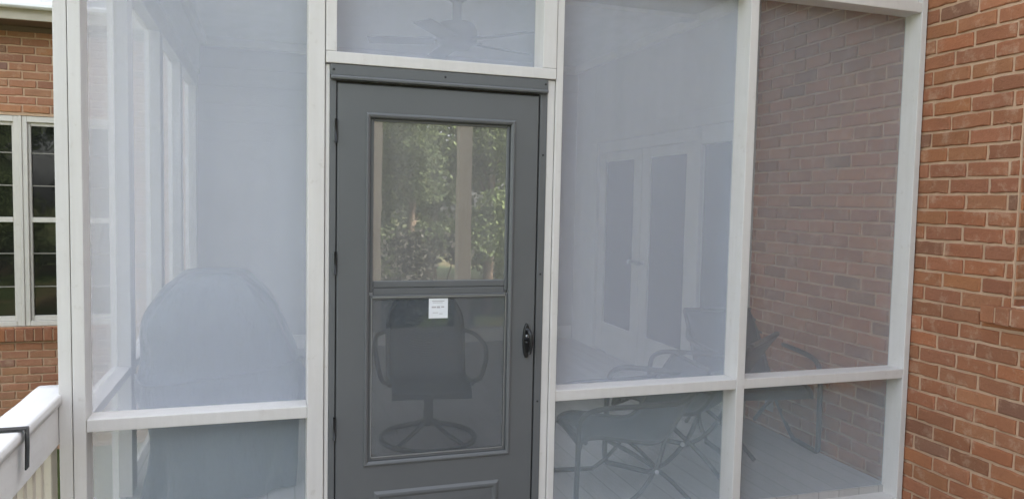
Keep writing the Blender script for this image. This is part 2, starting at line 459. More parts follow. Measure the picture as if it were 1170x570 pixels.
# ------------------------------------------------------------ brick wing (left, behind)
wing = empty('brick_wing', 'brown brick house wing with white double hung windows seen left of the porch', 'house', (-3, 5.2, -1.1))
WL = Matrix.Translation((3, -5.2, 1.1))
def wb(name, lst, mat, parent=wing, bev=.003):
    o = boxes(name, lst, mat, None, bev, 1); o.data.transform(WL); o.parent = parent; return o
WH = (-3.62, -1.62, .215, 2.285)
o = brick_surface('brick_wall', None, lambda u, z, d: (u, 5.208 - d, z), -7, -1.06, -1.05, 3.13, holes=[WH], bl=.240, bh=.0805, zref=.215, uref=-2.55, seed=5, tint=(1.12, 1.28, 1.45))  # browner tint, also lightened to make up for weak light on this wall
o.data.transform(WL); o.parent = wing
wb('wall_core', [(-7, -3.62, 5.24, 12, -1.05, 3.6), (-1.62, -1.06, 5.24, 12, -1.05, 3.6), (-3.62, -1.62, 5.24, 12, -1.05, .20), (-3.62, -1.62, 5.24, 12, 2.3, 3.6), (-3.62, -1.62, 5.6, 12, .2, 2.3)], SIDING, bev=0)
wb('fascia', [(-7.3, -1.06, 4.83, 4.86, 3.13, 3.25)], FASCIA)
wb('soffit', [(-7.3, -1.06, 4.861, 5.2, 3.135, 3.155)], SOFFIT)
wb('frieze_board', [(-7, -1.06, 5.165, 5.197, 3.085, 3.133)], SOFFIT)
wb('gutter', [(-7.3, -1.06, 4.74, 4.828, 3.225, 3.285)], GUTTER, bev=.015)
bm = bmesh.new()
f = bm.faces.new([bm.verts.new(c) for c in ((-7.3, 4.80, 3.29), (-1.06, 4.80, 3.29), (-1.06, 9, 6.1), (-7.3, 9, 6.1))])
bmesh.ops.solidify(bm, geom=bm.faces[:], thickness=.05)
o = new_obj('roof', bm, SHINGLE); o.data.transform(WL); o.parent = wing
bm = bmesh.new(); lay = bm.verts.layers.float_color.new('brick_tone')
x = -3.70
while x < -1.55:                                  # rowlock sill course
    vs0 = set(bm.verts)
    box(bm, x + .005, x + .075, 5.15, 5.26, .075, .196 + rnd.uniform(-.004, .003), bev=.004, seg=1)
    k = rnd.uniform(.8, 1.15); tt = rnd.choice(TONES)
    for v in bm.verts:
        if v not in vs0: v[lay] = (tt[0] * k, tt[1] * k, tt[2] * k, 1)
    x += .081
n0 = set(bm.faces); box(bm, -3.69, -1.56, 5.16, 5.25, .08, .188)
for f in bm.faces:
    if f not in n0: f.material_index = 1
o = new_obj('window_sill', bm, [BRICK, MORTAR]); o.data.transform(WL); o.parent = wing
for (a, b) in ((-3.62, -2.60), (-2.575, -1.62)):
    w = wb('window_frame', [(a + .002, a + .045, 5.215, 5.33, .217, 2.283), (b - .045, b - .002, 5.215, 5.33, .217, 2.283), (a + .046, b - .046, 5.216, 5.33, 2.225, 2.283), (a + .046, b - .046, 5.212, 5.33, .217, .265)], WINTRIM)
    wb('sash', [(a + .046, a + .068, 5.245, 5.285, .266, 2.224), (b - .068, b - .046, 5.245, 5.285, .266, 2.224), (a + .069, b - .069, 5.24, 5.285, 1.245, 1.295), (a + .069, b - .069, 5.246, 5.285, .266, .315), (a + .069, b - .069, 5.246, 5.285, 2.19, 2.224)], WINTRIM, w)
    for z in (.60, .93, 1.60, 1.92): wb('muntin', [(a + .069, b - .069, 5.262, 5.272, z, z + .011)], MUNTIN, w, 0)
    wb('pane', [(a + .068, b - .068, 5.275, 5.28, .3, 2.2)], PANE, w, 0)
wb('window_mullion', [(-2.601, -2.574, 5.205, 5.33, .217, 2.283)], WINTRIM)

# ------------------------------------------------------------ screened porch
porch = empty('screened_porch', 'white framed porch with pale woven screens and a dark grey storm door in its front', 'porch', (1.05, 0, -.05))
PL = Matrix.Translation((-1.05, 0, .05))
def pb(name, lst, mat=WHITE, parent=porch, bev=.004, seg=2):
    o = boxes(name, lst, mat, None, bev, seg); o.data.transform(PL); o.parent = parent; return o
D = .116
pb('corner_post', [(-1.048, -1.0015, .0, .094, -1.0, 2.75), (-.9985, -.954, -.003, D, -.3, 2.75)], WHITEV)
pb('door_post', [(-.116, -.0485, -.004, D + .03, -.17, 2.75), (-.046, -.028, .004, D + .03, -.17, 2.098)], WHITEV)
pb('door_post', [(.948, .984, .004, D + .03, -.17, 2.098), (.9865, 1.021, -.004, D + .03, -.17, 2.75)], WHITEV)
pb('mullion', [(2.022, 2.070, -.002, D + .004, -.17, 2.609)], WHITEV)
pb('end_post', [(3.112, 3.150, 0, D, -.17, 2.75)], WHITEV)
pb('mid_rail', [(-.953, -.1165, .001, D, .597, .648)])
pb('mid_rail', [(1.0215, 2.0215, .001, D, .597, .648)])
pb('mid_rail', [(2.0705, 3.1115, .001, D, .597, .648)])
for a, b in ((-.953, -.1165), (1.0215, 2.0215), (2.0705, 3.1115)): pb('bottom_rail', [(a, b, .001, D, -.17, -.09)])
pb('top_plate', [(-.953, -.1165, .001, D, 2.611, 2.665)])
pb('top_plate', [(1.0215, 3.1115, .001, D, 2.611, 2.665)])
pb('transom_frame', [(-.0455, -.001, -.010, D, 2.1495, 2.66), (.917, .9835, -.010, D, 2.1495, 2.66), (-.0455, .9835, -.011, D, 2.101, 2.149), (-.0005, .9165, -.009, D, 2.612, 2.66)], WHITE)
pb('header_board', [(-1.05, 3.15, .012, .10, 2.752, 3.12), (-.953, 3.1115, .03, .09, 2.667, 2.751)], WHITE)
pb('fan_beam', [(-.95, 3.15, 2.2, 2.34, 3.065, 3.10)], CEIL)
# side (left) wall of the porch
for y in (1.06, 2.24, 3.42, 4.72):
    pb('side_post', [(-1.05, -.955, y - .045, y + .10, -.2, 2.609)], WHITEV)
pb('side_rail', [(-1.048, -.957, D + .01, 4.89, .597, .642)])
pb('side_top_plate', [(-1.05, -.95, D + .01, 4.89, 2.611, 2.75)])
pb('side_header', [(-1.052, -.93, D + .02, 4.89, 2.751, 3.12)], INWHITE)
# ceiling, back wall, roof
SKY_H = [(-.70, .98), (1.14, 2.82)]; SY0, SY1 = .28, 1.46  # skylight openings added out of view to let daylight into the porch
def plate_with_added_openings(bm, x0, x1, y0, y1, z0, z1):
    box(bm, x0, x1, y0, SY0, z0, z1); box(bm, x0, x1, SY1, y1, z0, z1)
    xs = [x0] + [v for h in SKY_H for v in h] + [x1]
    for i in range(0, len(xs), 2): box(bm, xs[i], xs[i + 1], SY0 + .0005, SY1 - .0005, z0 + .0004, z1 - .0004)
bm = bmesh.new(); plate_with_added_openings(bm, -1.05, 3.15, .10, 4.9, 3.121, 3.15)
o = new_obj('ceiling', bm, CEIL); o.data.transform(PL); o.parent = porch
pb('crown_moulding', [(-.93, 3.14, 4.84, 4.895, 3.03, 3.12), (3.085, 3.14, .11, 4.84, 3.03, 3.12), (-.929, -.87, .11, 4.84, 3.03, 3.12)], INWHITE, bev=.015)
bm = bmesh.new(); z = -.05
while z < 3.1:                                    # lap siding boards, each tilted
    vs = [bm.verts.new(c) for c in ((-1.04, 4.885, z), (3.15, 4.885, z), (3.15, 4.9, z + .18), (-1.04, 4.9, z + .18), (-1.04, 4.92, z), (3.15, 4.92, z))]
    bm.faces.new((vs[0], vs[1], vs[2], vs[3])); bm.faces.new((vs[4], vs[5], vs[1], vs[0])); z += .18
box(bm, -1.04, 3.15, 4.921, 5.0, -.06, 3.15)
o = new_obj('back_wall', bm, SIDING); o.data.transform(PL); o.parent = porch
pb('baseboard', [(-.95, 3.13, 4.862, 4.884, -.05, .10)], INWHITE)
bm = bmesh.new(); plate_with_added_openings(bm, -1.35, 3.15, -.22, 1.62, 3.153, 3.27)
pr = [(-1.35, 1.6205, 3.153), (-1.35, 5.19, 3.153), (-1.35, 5.19, 4.5), (-1.35, 1.6205, 3.29)]
A = [bm.verts.new(c) for c in pr]; B = [bm.verts.new((3.15, c[1], c[2])) for c in pr]
for i in range(4): bm.faces.new((A[i], A[(i + 1) % 4], B[(i + 1) % 4], B[i]))
bm.faces.new(A); bm.faces.new(list(reversed(B)))
bmesh.ops.recalc_face_normals(bm, faces=bm.faces[:])
o = new_obj('porch_roof', bm, SHINGLE); o.data.transform(PL); o.parent = porch
for (xa, xb) in SKY_H:  # added skylights, unseen from the camera
    sk = pb('added_skylight_curb', [(xa - .05, xa - .001, SY0 - .05, SY1 + .05, 3.271, 3.34), (xb + .001, xb + .05, SY0 - .05, SY1 + .05, 3.271, 3.34), (xa - .0005, xb + .0005, SY0 - .05, SY0 - .001, 3.271, 3.34), (xa - .0005, xb + .0005, SY1 + .001, SY1 + .05, 3.271, 3.34)], INWHITE)
    pb('added_skylight_pane', [(xa - .04, xb + .04, SY0 - .04, SY1 + .04, 3.341, 3.349)], CLEAR, sk, 0)
# screens (front ones sit at the back of the frame)
def screen(name, x0, x1, z0, z1, y, mat, axis='X', layers=2):
    # sheets stacked a millimetre apart to build up haze, joined along one edge
    bm = bmesh.new(); nx, nz = 6, 8; G = []
    for k in range(layers):
        g = []
        for i in range(nx + 1):
            row = []
            for j in range(nz + 1):
                u, w = i / nx, j / nz
                sag = .008 * math.sin(math.pi * u) * math.sin(math.pi * w) + k * .0012
                a = x0 + (x1 - x0) * u; zz = z0 + (z1 - z0) * w
                row.append(bm.verts.new((a, y + sag, zz) if axis == 'X' else (y + sag, a, zz)))
            g.append(row)
        for i in range(nx):
            for j in range(nz): bm.faces.new((g[i][j], g[i + 1][j], g[i + 1][j + 1], g[i][j + 1])).smooth = True
        G.append(g)
    for a, b in zip(G, G[1:]):
        for j in range(nz): bm.faces.new((a[0][j], b[0][j], b[0][j + 1], a[0][j + 1]))
    o = new_obj(name, bm, mat); o.data.transform(PL); o.parent = porch; return o
ys = .108
screen('screen_panel', -.953, -.117, .649, 2.61, ys, SCREEN, layers=3)
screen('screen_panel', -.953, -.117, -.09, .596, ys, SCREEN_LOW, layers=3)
screen('screen_panel', 0, .9165, 2.15, 2.611, ys, SCREEN, layers=3)
for a, b in ((1.022, 2.021), (2.071, 3.111)):
    screen('screen_panel', a, b, .649, 2.61, ys, SCREEN if a < 2 else SCREEN_END, layers=3 if a < 2 else 2)
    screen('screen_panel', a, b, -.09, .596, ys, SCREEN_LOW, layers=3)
sp = [.10, 1.06, 2.24, 3.42, 4.72]
for a, b in zip(sp, sp[1:]):
    a2 = a + (.0 if a < .5 else .10); b2 = b - .045
    screen('screen_panel', a2, b2, .643, 2.61, -1.02, SCREEN_SIDE, 'Y', 3)
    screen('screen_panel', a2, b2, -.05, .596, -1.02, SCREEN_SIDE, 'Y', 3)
# metal door frame
df = pb('door_frame', [(-.0275, -.002, .000, .07, -.05, 2.032), (.913, .9475, .000, .07, -.05, 2.032), (-.0275, .9475, -.006, .07, 2.052, 2.0985)], DOOR, bev=.003)
pb('drip_cap', [(-.026, .946, -.020, .02, 2.0345, 2.0515)], DOOR, df, .007)
pb('door_gasket', [(-.002, .0015, .014, .06, -.05, 2.034), (.9085, .9128, .014, .06, -.05, 2.034), (0.0016, .9084, .014, .06, 2.0235, 2.034)], GASKET, df, 0)
for q in [(x, x + .009, -.0085, -.005, 2.072, 2.081) for x in (-.018, .46, .93)] + [(.926, .935, -.0022, .001, z, z + .009) for z in (1.75, 1.2, .6)]: pb('screw', [q], BLACKM, df, .002)
# storm door leaf
Lx0, Lx1 = .003, .907
gx0, gx1, gz0, gz1 = .147, .771, .388, 1.880
leaf_lst = [(Lx0, gx0, 0, .035, -.03, 2.022), (gx1, Lx1, 0, .035, -.03, 2.022), (gx0, gx1, .0, .035, gz1, 2.022), (gx0, gx1, .0, .035, -.03, gz0)]
bm = bmesh.new()
# front skin as one ring so that no joints show, sides for thickness
def ring(bm, o, i, y):   # o,i = (x0,x1,z0,z1)
    O = [bm.verts.new((x, y, z)) for x, z in ((o[0], o[2]), (o[1], o[2]), (o[1], o[3]), (o[0], o[3]))]
    I = [bm.verts.new((x, y, z)) for x, z in ((i[0], i[2]), (i[1], i[2]), (i[1], i[3]), (i[0], i[3]))]
    for k in range(4): bm.faces.new((O[k], O[(k + 1) % 4], I[(k + 1) % 4], I[k]))
    return O, I
def rings(bm, spec):     # list of ((x0,x1,z0,z1), y) lofted one to the next
    L = [[bm.verts.new((x, y, z)) for x, z in ((o[0], o[2]), (o[1], o[2]), (o[1], o[3]), (o[0], o[3]))] for o, y in spec]
    for P, Q in zip(L, L[1:]):
        for k in range(4): bm.faces.new((P[k], P[(k + 1) % 4], Q[(k + 1) % 4], Q[k]))
    return L
def inset(o, d): return (o[0] + d, o[1] - d, o[2] + d, o[3] - d)
OUT = (Lx0, Lx1, -.03, 2.022); IN = (gx0 - .004, gx1 + .004, gz0 - .004, gz1 + .004)
rings(bm, [(OUT, .036), (OUT, .004), (inset(OUT, .004), 0), (inset(IN, -.021), 0), (inset(IN, -.018), -.007), (inset(IN, -.012), -.009), (inset(IN, -.004), -.006), (inset(IN, 0), -.001), (inset(IN, 0), .036), (OUT, .036)])
# raised panel at the foot of the door
PN = (.180, .735, .03, .235)
Lp = rings(bm, [(inset(PN, -.012), -.0003), (PN, -.008), (inset(PN, .010), -.009), (inset(PN, .022), -.003), (inset(PN, .05), -.005)])
bm.faces.new(Lp[-1])
bmesh.ops.recalc_face_normals(bm, faces=bm.faces[:])
leaf = new_obj('storm_door', bm, DOOR); leaf.data.transform(PL); leaf.parent = porch
leaf['label'] = 'dark grey storm door with a full height glass light'
# sashes and glass
us = pb('upper_sash', [(gx0 - .003, gx0 + .012, .012, .028, 1.130, gz1 + .003), (gx1 - .012, gx1 + .003, .012, .028, 1.130, gz1 + .003), (gx0 + .0125, gx1 - .0125, .012, .028, gz1 - .010, gz1 + .003), (gx0 + .0125, gx1 - .0125, .0115, .028, 1.150, 1.180), (gx0 + .0125, gx1 - .0125, .0125, .028, 1.1165, 1.1485)], DOOR, leaf, .003, 1)
us['label'] = 'sliding upper sash of the storm door'
ls = pb('lower_sash', [(gx0 - .003, gx0 + .008, .004, .020, gz0 - .003, 1.118), (gx1 - .008, gx1 + .003, .004, .020, gz0 - .003, 1.118), (gx0 + .0085, gx1 - .0085, .003, .020, 1.100, 1.118), (gx0 + .0085, gx1 - .0085, .003, .020, gz0 - .003, gz0 + .014)], DOOR, leaf, .002, 1)
pb('sash_trim', [(gx0 + .009, gx1 - .009, .0012, .003, 1.1075, 1.111), (gx0 + .009, gx1 - .009, .0012, .003, gz0 + .0105, gz0 + .0145), (gx0 + .0055, gx0 + .008, .0022, .004, gz0 + .015, 1.107), (gx1 - .008, gx1 - .0055, .0022, .004, gz0 + .015, 1.107)], SILVER, leaf, 0)
g1 = pb('upper_glass', [(gx0 + .0115, gx1 - .0115, .019, .0194, 1.179, gz1 - .009)], GLASS, leaf, 0)
g2 = pb('lower_glass', [(gx0 + .0075, gx1 - .0075, .011, .0114, gz0 + .013, 1.101)], GLASS_LOW, leaf, 0)
pb('added_insect_screen', [(gx0 + .009, gx1 - .009, .0165, .0168, gz0 + .015, 1.099)], SCREEN_DOOR, leaf, 0)  # added behind the lower glass for its haze
# paper sticker at the top of the lower glass
bm = bmesh.new()
box(bm, .407, .494, .0068, .0072, 1.010, 1.100, mi=0)
for (a, b, z, h) in ((.422, .478, 1.086, .003), (.425, .470, 1.0795, .002), (.420, .440, 1.057, .007), (.443, .458, 1.056, .008), (.463, .477, 1.058, .006), (.425, .45, 1.034, .0025), (.455, .47, 1.029, .0025)):
    box(bm, a, b, .0062, .0066, z, z + h, mi=1)
o = new_obj('paper_sticker', bm, [PAPER, INK]); o.data.transform(PL); o.parent = leaf
# hinges
for z in (1.82, 1.26, .545):
    pb('hinge', [(-.014, .004, -.006, .002, z - .045, z + .045)], DOOR, leaf, .003)
    bm = bmesh.new(); tube(bm, [(-.003, -.007, z - .05), (-.003, -.007, z + .05)], .0055, 10)
    o = new_obj('hinge_pin', bm, BLACKM); o.data.transform(PL); o.parent = leaf
# handle: oval plate, thumb lever and pull
bm = bmesh.new()
for (zc, hh, hw, y0, y1) in ((.895, .082, .019, -.012, 0),):
    n = 24; A = []; B = []; Cc = []
    for k in range(n):
        a = 2 * math.pi * k / n
        A.append(bm.verts.new((.868 + hw * math.cos(a), y1, zc + hh * math.sin(a))))
        B.append(bm.verts.new((.868 + hw * .96 * math.cos(a), y0 + .004, zc + hh * .98 * math.sin(a))))
        Cc.append(bm.verts.new((.868 + hw * .75 * math.cos(a), y0, zc + hh * .92 * math.sin(a))))
    for P, Q in ((A, B), (B, Cc)):
        for k in range(n): bm.faces.new((P[k], P[(k + 1) % n], Q[(k + 1) % n], Q[k])).smooth = True
    bm.faces.new(Cc)
bmesh.ops.recalc_face_normals(bm, faces=bm.faces[:])
o = new_obj('handle', bm, BLACKM); o.data.transform(PL); o.parent = leaf
bm = bmesh.new()
tube(bm, [(.868, -.010, .948), (.870, -.030, .946), (.876, -.042, .925), (.880, -.042, .885), (.878, -.036, .855), (.876, -.028, .838)], [.008, .009, .010, .0095, .0085, .007] , 10)
tube(bm, [(.868, -.010, .905), (.862, -.028, .902), (.858, -.034, .899)], .010, 10)
o = new_obj('handle_lever', bm, BLACKM, smooth=True); o.data.transform(PL); o.parent = leaf
bm = bmesh.new(); lathe(bm, [(.006, 0), (.0085, .002), (.0085, .007), (.005, .009)], 14)
o = new_obj('lock_cylinder', bm, SILVER); o.data.transform(PL @ Matrix.Translation((.868, -.012, .918)) @ Matrix.Rotation(R(90), 4, 'X')); o.parent = leaf

# ------------------------------------------------------------ deck railing (left)
rail = empty('deck_railing', 'weathered white deck railing with a broad cap board at the lower left', 'railing', (-1.09, -1.6, -.17))
RLm = Matrix.Translation((1.09, 1.6, .17))
def rb(name, lst, mat, bev=.004, parent=rail):
    o = boxes(name, lst, mat, None, bev, 3); o.data.transform(RLm); o.parent = parent; return o
bm = bmesh.new()                                   # cap with rounded, slightly wavy edges
ny = 60
prof = [(-1.160, .718), (-1.160, .748), (-1.157, .754), (-1.150, .756), (-1.048, .756), (-1.041, .753), (-1.038, .747), (-1.037, .733), (-1.038, .716)]
rows = []
for i in range(ny + 1):
    yy = .165 - i * (3.2 + .165) / ny
    w = .003 * mnoise.noise(Vector((yy * 5, 0, 0))) + .002 * mnoise.noise(Vector((yy * 17, 3, 0)))
    rows.append([bm.verts.new((x + w * (1 if x > -1.1 else -.6), yy, z + .5 * w)) for x, z in prof])
for P, Q in zip(rows, rows[1:]):
    for k in range(len(prof) - 1): bm.faces.new((P[k], P[k + 1], Q[k + 1], Q[k])).smooth = True
    bm.faces.new((P[-1], P[0], Q[0], Q[-1]))
bm.faces.new(list(reversed(rows[0]))); bm.faces.new(rows[-1])
bmesh.ops.recalc_face_normals(bm, faces=bm.faces[:])
o = new_obj('cap_board', bm, RAILW); o.data.transform(RLm); o.parent = rail
rb('top_rail', [(-1.082, -1.050, -3.2, .138, .556, .7155)], RAILW)
rb('bottom_rail', [(-1.082, -1.050, -3.2, -.003, -.06, .03)], RAILW)
rb('railing_post', [(-1.150, -1.084, .03, .12, -.9, .7155)], CREAM)
rb('railing_post', [(-1.180, -1.084, -2.2, -2.11, -.9, .7155)], CREAM)
yb = -.085
while yb > -3.15:
    if not -2.26 < yb < -2.05:
        rb('baluster', [(-1.122, -1.0835, yb - .019, yb + .019, -.12, .690)], CREAM)
    yb -= .105
# black strap bracket clamped over the cap
br = empty('strap_bracket', 'black metal strap bracket hooked over the white railing cap', 'bracket', (-1.04, -.45, .62))
bm = bmesh.new()
pts = [(-1.172, .700), (-1.172, .7605), (-1.10, .7605), (-1.028, .7605), (-1.028, .700), (-1.030, .628)]
th = .0045
off = [(-1.1765, .700), (-1.1765, .765), (-1.10, .765), (-1.0235, .765), (-1.0235, .700), (-1.0255, .628)]
for y0, y1 in ((-.493, -.459),):
    V = [[bm.verts.new((x, y, z)) for x, z in L] for y in (y0, y1) for L in (pts, off)]
    a, b, c, d = V
    for i in range(5):
        bm.faces.new((a[i], a[i + 1], c[i + 1], c[i])); bm.faces.new((b[i], b[i + 1], d[i + 1], d[i]))
        bm.faces.new((a[i], a[i + 1], b[i + 1], b[i])); bm.faces.new((c[i], c[i + 1], d[i + 1], d[i]))
    for i in (0, 5): bm.faces.new((a[i], b[i], d[i], c[i]))
bmesh.ops.recalc_face_normals(bm, faces=bm.faces[:])
o = new_obj('strap', bm, BLACKM); o.data.transform(Matrix.Translation((1.04, .45, -.62))); o.parent = br

# ------------------------------------------------------------ covered grill
def grill():
    g = empty('covered_grill', 'tall barbecue grill under a grey vinyl cover in the left bay of the porch', 'grill', (-.5, 1.15, -.05))
    prof = [(-.04, -.885, -.150, .30), (.02, -.882, -.145, .30), (.12, -.878, -.125, .30), (.27, -.872, -.108, .31), (.375, -.892, -.10, .32), (.46, -.918, -.088, .34), (.53, -.932, -.083, .35), (.575, -.932, -.09, .352), (.62, -.922, -.112, .335), (.72, -.915, -.14, .33), (.82, -.905, -.185, .325), (.90, -.880, -.225, .315), (.97, -.842, -.270, .30), (1.04, -.795, -.32, .28), (1.08, -.755, -.350, .26), (1.11, -.725, -.385, .23), (1.128, -.69, -.42, .18), (1.132, -.62, -.48, .08)]
    pz = smooth_path([(a, b, c) for a, b, c, d in prof], 3); pd = smooth_path([(a, d, 0) for a, b, c, d in prof], 3)
    bm = bmesh.new(); n = 72; rings_ = []
    for (q, e) in zip(pz, pd):
        z, xl, xr = q; hy = e.y
        cx, hx = (xl + xr) / 2, (xr - xl) / 2; row = []
        for k in range(n):
            a = 2 * math.pi * k / n; c, s = math.cos(a), math.sin(a); ex = .48
            x = cx + hx * math.copysign(abs(c) ** ex, c); y = 1.15 + hy * math.copysign(abs(s) ** ex, s)
            p = Vector((x, y, z))
            w = .026 * mnoise.noise(p * 3.6) + .009 * mnoise.noise(Vector((x * 13, y * 13, z * 3.2)))
            hi = max(0, min(1, (z - .55) / .3)) * max(.25, min(1, (1.16 - z) / .12))
            w += .017 * hi * (1 - abs(mnoise.noise(Vector((a * 2.2 + z * 1.5, z * 1.2, 4.0)))) * 3)
            lo = max(0, .5 - z)
            w += (.014 + .04 * lo) * math.sin(a * 7 + 2 * math.sin(a * 2)) * min(1, lo * 2.2)
            nrm = Vector((c, s, 0))
            row.append(bm.verts.new(p + nrm * w))
        rings_.append(row)
    for A, B in zip(rings_, rings_[1:]):
        for k in range(n): bm.faces.new((A[k], A[(k + 1) % n], B[(k + 1) % n], B[k])).smooth = True
    bm.faces.new(rings_[-1])
    M = Matrix.Translation((.5, -1.15, .05))
    o = new_obj('grill_cover', bm, COVER); o.data.transform(M); o.parent = g
    bm = bmesh.new()                               # hem cord along the fold below the hood
    tube(bm, [(-.935, 1.0, .60), (-.86, .83, .575), (-.60, .795, .60), (-.35, .795, .63), (-.17, .83, .66), (-.10, .98, .66)], .007, 8, smooth=6)
    o = new_obj('cover_seam', bm, COVER); o.data.transform(M); o.parent = g
    bm = bmesh.new()
    for sx in (-.68, -.36):
        for sy in (1.03, 1.27): box(bm, sx - .025, sx + .025, sy - .025, sy + .025, -.05, .10, bev=.004)
    box(bm, -.72, -.32, 1.0, 1.30, .10, .16, bev=.005)
    o = new_obj('grill_base', bm, BLACKM); o.data.transform(M); o.parent = g
grill()

# ------------------------------------------------------------ chairs
def sling_mesh(prof, w, sag=.012, th=.010, round_top=0):
    bm = bmesh.new(); P = smooth_path([(x, 0, z) for x, z in prof], 6); nw = 10; top = []; bot = []
    N = len(P)
    for i, p in enumerate(P):
        t = (P[min(i + 1, N - 1)] - P[max(i - 1, 0)]).normalized(); nrm = Vector((-t.z, 0, t.x))
        if nrm.z < 0: nrm = -nrm
        r1, r2 = [], []
        fr_ = i / (N - 1); ww = w
        if round_top and fr_ > .8: ww = w * math.sqrt(max(.05, 1 - ((fr_ - .8) / .2) ** 2 * round_top))
        for k in range(nw + 1):
            u = k / nw - .5
            q = p + Vector((0, u * ww, 0)) - nrm * sag * (1 - (2 * u) ** 2)
            r1.append(bm.verts.new(q)); r2.append(bm.verts.new(q - nrm * th))
        top.append(r1); bot.append(r2)
    for i in range(N - 1):
        for k in range(nw):
            bm.faces.new((top[i][k], top[i][k + 1], top[i + 1][k + 1], top[i + 1][k])).smooth = True
            bm.faces.new((bot[i][k], bot[i + 1][k], bot[i + 1][k + 1], bot[i][k + 1])).smooth = True
        bm.faces.new((top[i][0], top[i + 1][0], bot[i + 1][0], bot[i][0])); bm.faces.new((top[i][nw], bot[i][nw], bot[i + 1][nw], top[i + 1][nw]))
    for i in (0, N - 1):
        for k in range(nw): bm.faces.new((top[i][k], bot[i][k], bot[i][k + 1], top[i][k + 1]))
    bmesh.ops.recalc_face_normals(bm, faces=bm.faces[:])
    return bm

def sling_chair(label):
    # faces +x, origin on the floor under the seat
    c = empty('sling_chair', label, 'chair', group='sling chairs on the porch')
    prof = [(.32, .36), (.30, .41), (.20, .43), (.0, .40), (-.15, .385), (-.24, .43), (-.32, .55), (-.41, .69), (-.50, .82)]
    new_obj('sling', sling_mesh(prof, .52), SLING, c)
    for s in (-1, 1):
        y = s * .268
        bm = bmesh.new(); tube(bm, [(x, y, z) for x, z in prof], .014, 10, smooth=5)
        new_obj('side_rail', bm, CHAIRM, c)
        y2 = s * .315
        bm = bmesh.new()
        tube(bm, [(-.42, y, .69), (-.30, y2, .645), (-.08, y2, .63), (.17, y2, .62), (.29, y2, .59), (.335, y2, .51), (.34, y2, .30), (.345, y2, .08), (.33, y2, .018), (.26, y2, .014), (.05, y2, .014)], .016, 10, smooth=6)
        new_obj('arm_leg_loop', bm, CHAIRM, c)
        bm = bmesh.new()
        tube(bm, [(-.40, y, .016), (-.24, y, .17), (-.04, y, .31), (.14, y, .41)], .014, 8, smooth=5)
        new_obj('cross_leg', bm, CHAIRM, c)
        bm = bmesh.new()
        tube(bm, [(.05, y2, .014), (-.06, y2, .10), (-.17, y2 - s * .02, .25), (-.23, y, .42)], .014, 8, smooth=5)
        new_obj('cross_leg', bm, CHAIRM, c)
        bm = bmesh.new(); lathe(bm, [(.002, -.004), (.013, 0), (.013, .006), (.006, .010)], 12)
        bmesh.ops.transform(bm, matrix=Matrix.Translation((-.155, y2 + s * .012, .225)) @ Matrix.Rotation(R(-90 * s), 4, 'X'), verts=bm.verts[:])
        new_obj('bolt', bm, BOLT, c)
    for x, z in ((.28, .40), (-.505, .825)):
        bm = bmesh.new(); tube(bm, [(x, -.268, z), (x, .268, z)], .014, 8)
        new_obj('cross_bar', bm, CHAIRM, c)
    return c
cA = sling_chair('dark sling chair with looped tube legs behind the lower screen nearest the door')
cA.location = (1.57, .46, -.05); cA.rotation_euler.z = R(172)
cB = copy_tree(cA)
cB['label'] = 'dark sling chair whose back corner shows against the brick right of the mullion'
cB.location = (2.145, .755, -.05); cB.rotation_euler.z = R(128)
cC = copy_tree(cA)
cC['label'] = 'dark sling chair close to the brick wall below the outlet'
cC.location = (2.84, 1.02, -.05); cC.rotation_euler.z = R(262)

def swivel_chair():
    c = empty('swivel_chair', 'dark round backed swivel chair on a ring base seen through the lower door glass', 'chair', (.735, 1.56, -.05), R(-97))
    prof = [(.29, .345), (.275, .395), (.18, .42), (0, .40), (-.18, .39), (-.25, .45), (-.30, .58), (-.345, .74), (-.375, .86), (-.395, .95)]
    new_obj('sling', sling_mesh(prof, .50, .03, round_top=.8), SLING, c)
    bm = bmesh.new()
    pts = [(.20, -.262, .42), (-.18, -.262, .39), (-.26, -.262, .47), (-.33, -.262, .70), (-.365, -.235, .82), (-.392, -.15, .935), (-.402, 0, .965), (-.392, .15, .935), (-.365, .235, .82), (-.33, .262, .70), (-.26, .262, .47), (-.18, .262, .39), (.20, .262, .42)]
    tube(bm, pts, .014, 10, smooth=5)
    new_obj('back_frame', bm, CHAIRM, c)
    for s in (-1, 1):
        bm = bmesh.new()
        tube(bm, [(-.33, s * .262, .68), (-.22, s * .335, .665), (.05, s * .352, .655), (.20, s * .350, .63), (.245, s * .338, .56), (.22, s * .31, .46), (.12, s * .262, .41)], .015, 10, smooth=6)
        new_obj('arm', bm, CHAIRM, c)
    bm = bmesh.new()
    tube(bm, [(.31 * math.cos(a), .31 * math.sin(a), .02) for a in [2 * math.pi * k / 36 for k in range(36)]], .017, 10, closed=True)
    new_obj('ring_base', bm, CHAIRM, c)
    bm = bmesh.new()
    for a in (R(45), R(135), R(225), R(315)):
        tube(bm, [(.30 * math.cos(a), .30 * math.sin(a), .025), (.16 * math.cos(a), .16 * math.sin(a), .07), (.03 * math.cos(a), .03 * math.sin(a), .13)], .014, 8, smooth=5)
    new_obj('base_spoke', bm, CHAIRM, c)
    bm = bmesh.new(); lathe(bm, [(.03, .10), (.035, .14), (.03, .26), (.06, .30), (.11, .33), (.11, .35)], 18)
    new_obj('pedestal', bm, CHAIRM, c)
cA.scale = (.86, .9, .86)
swivel_chair()

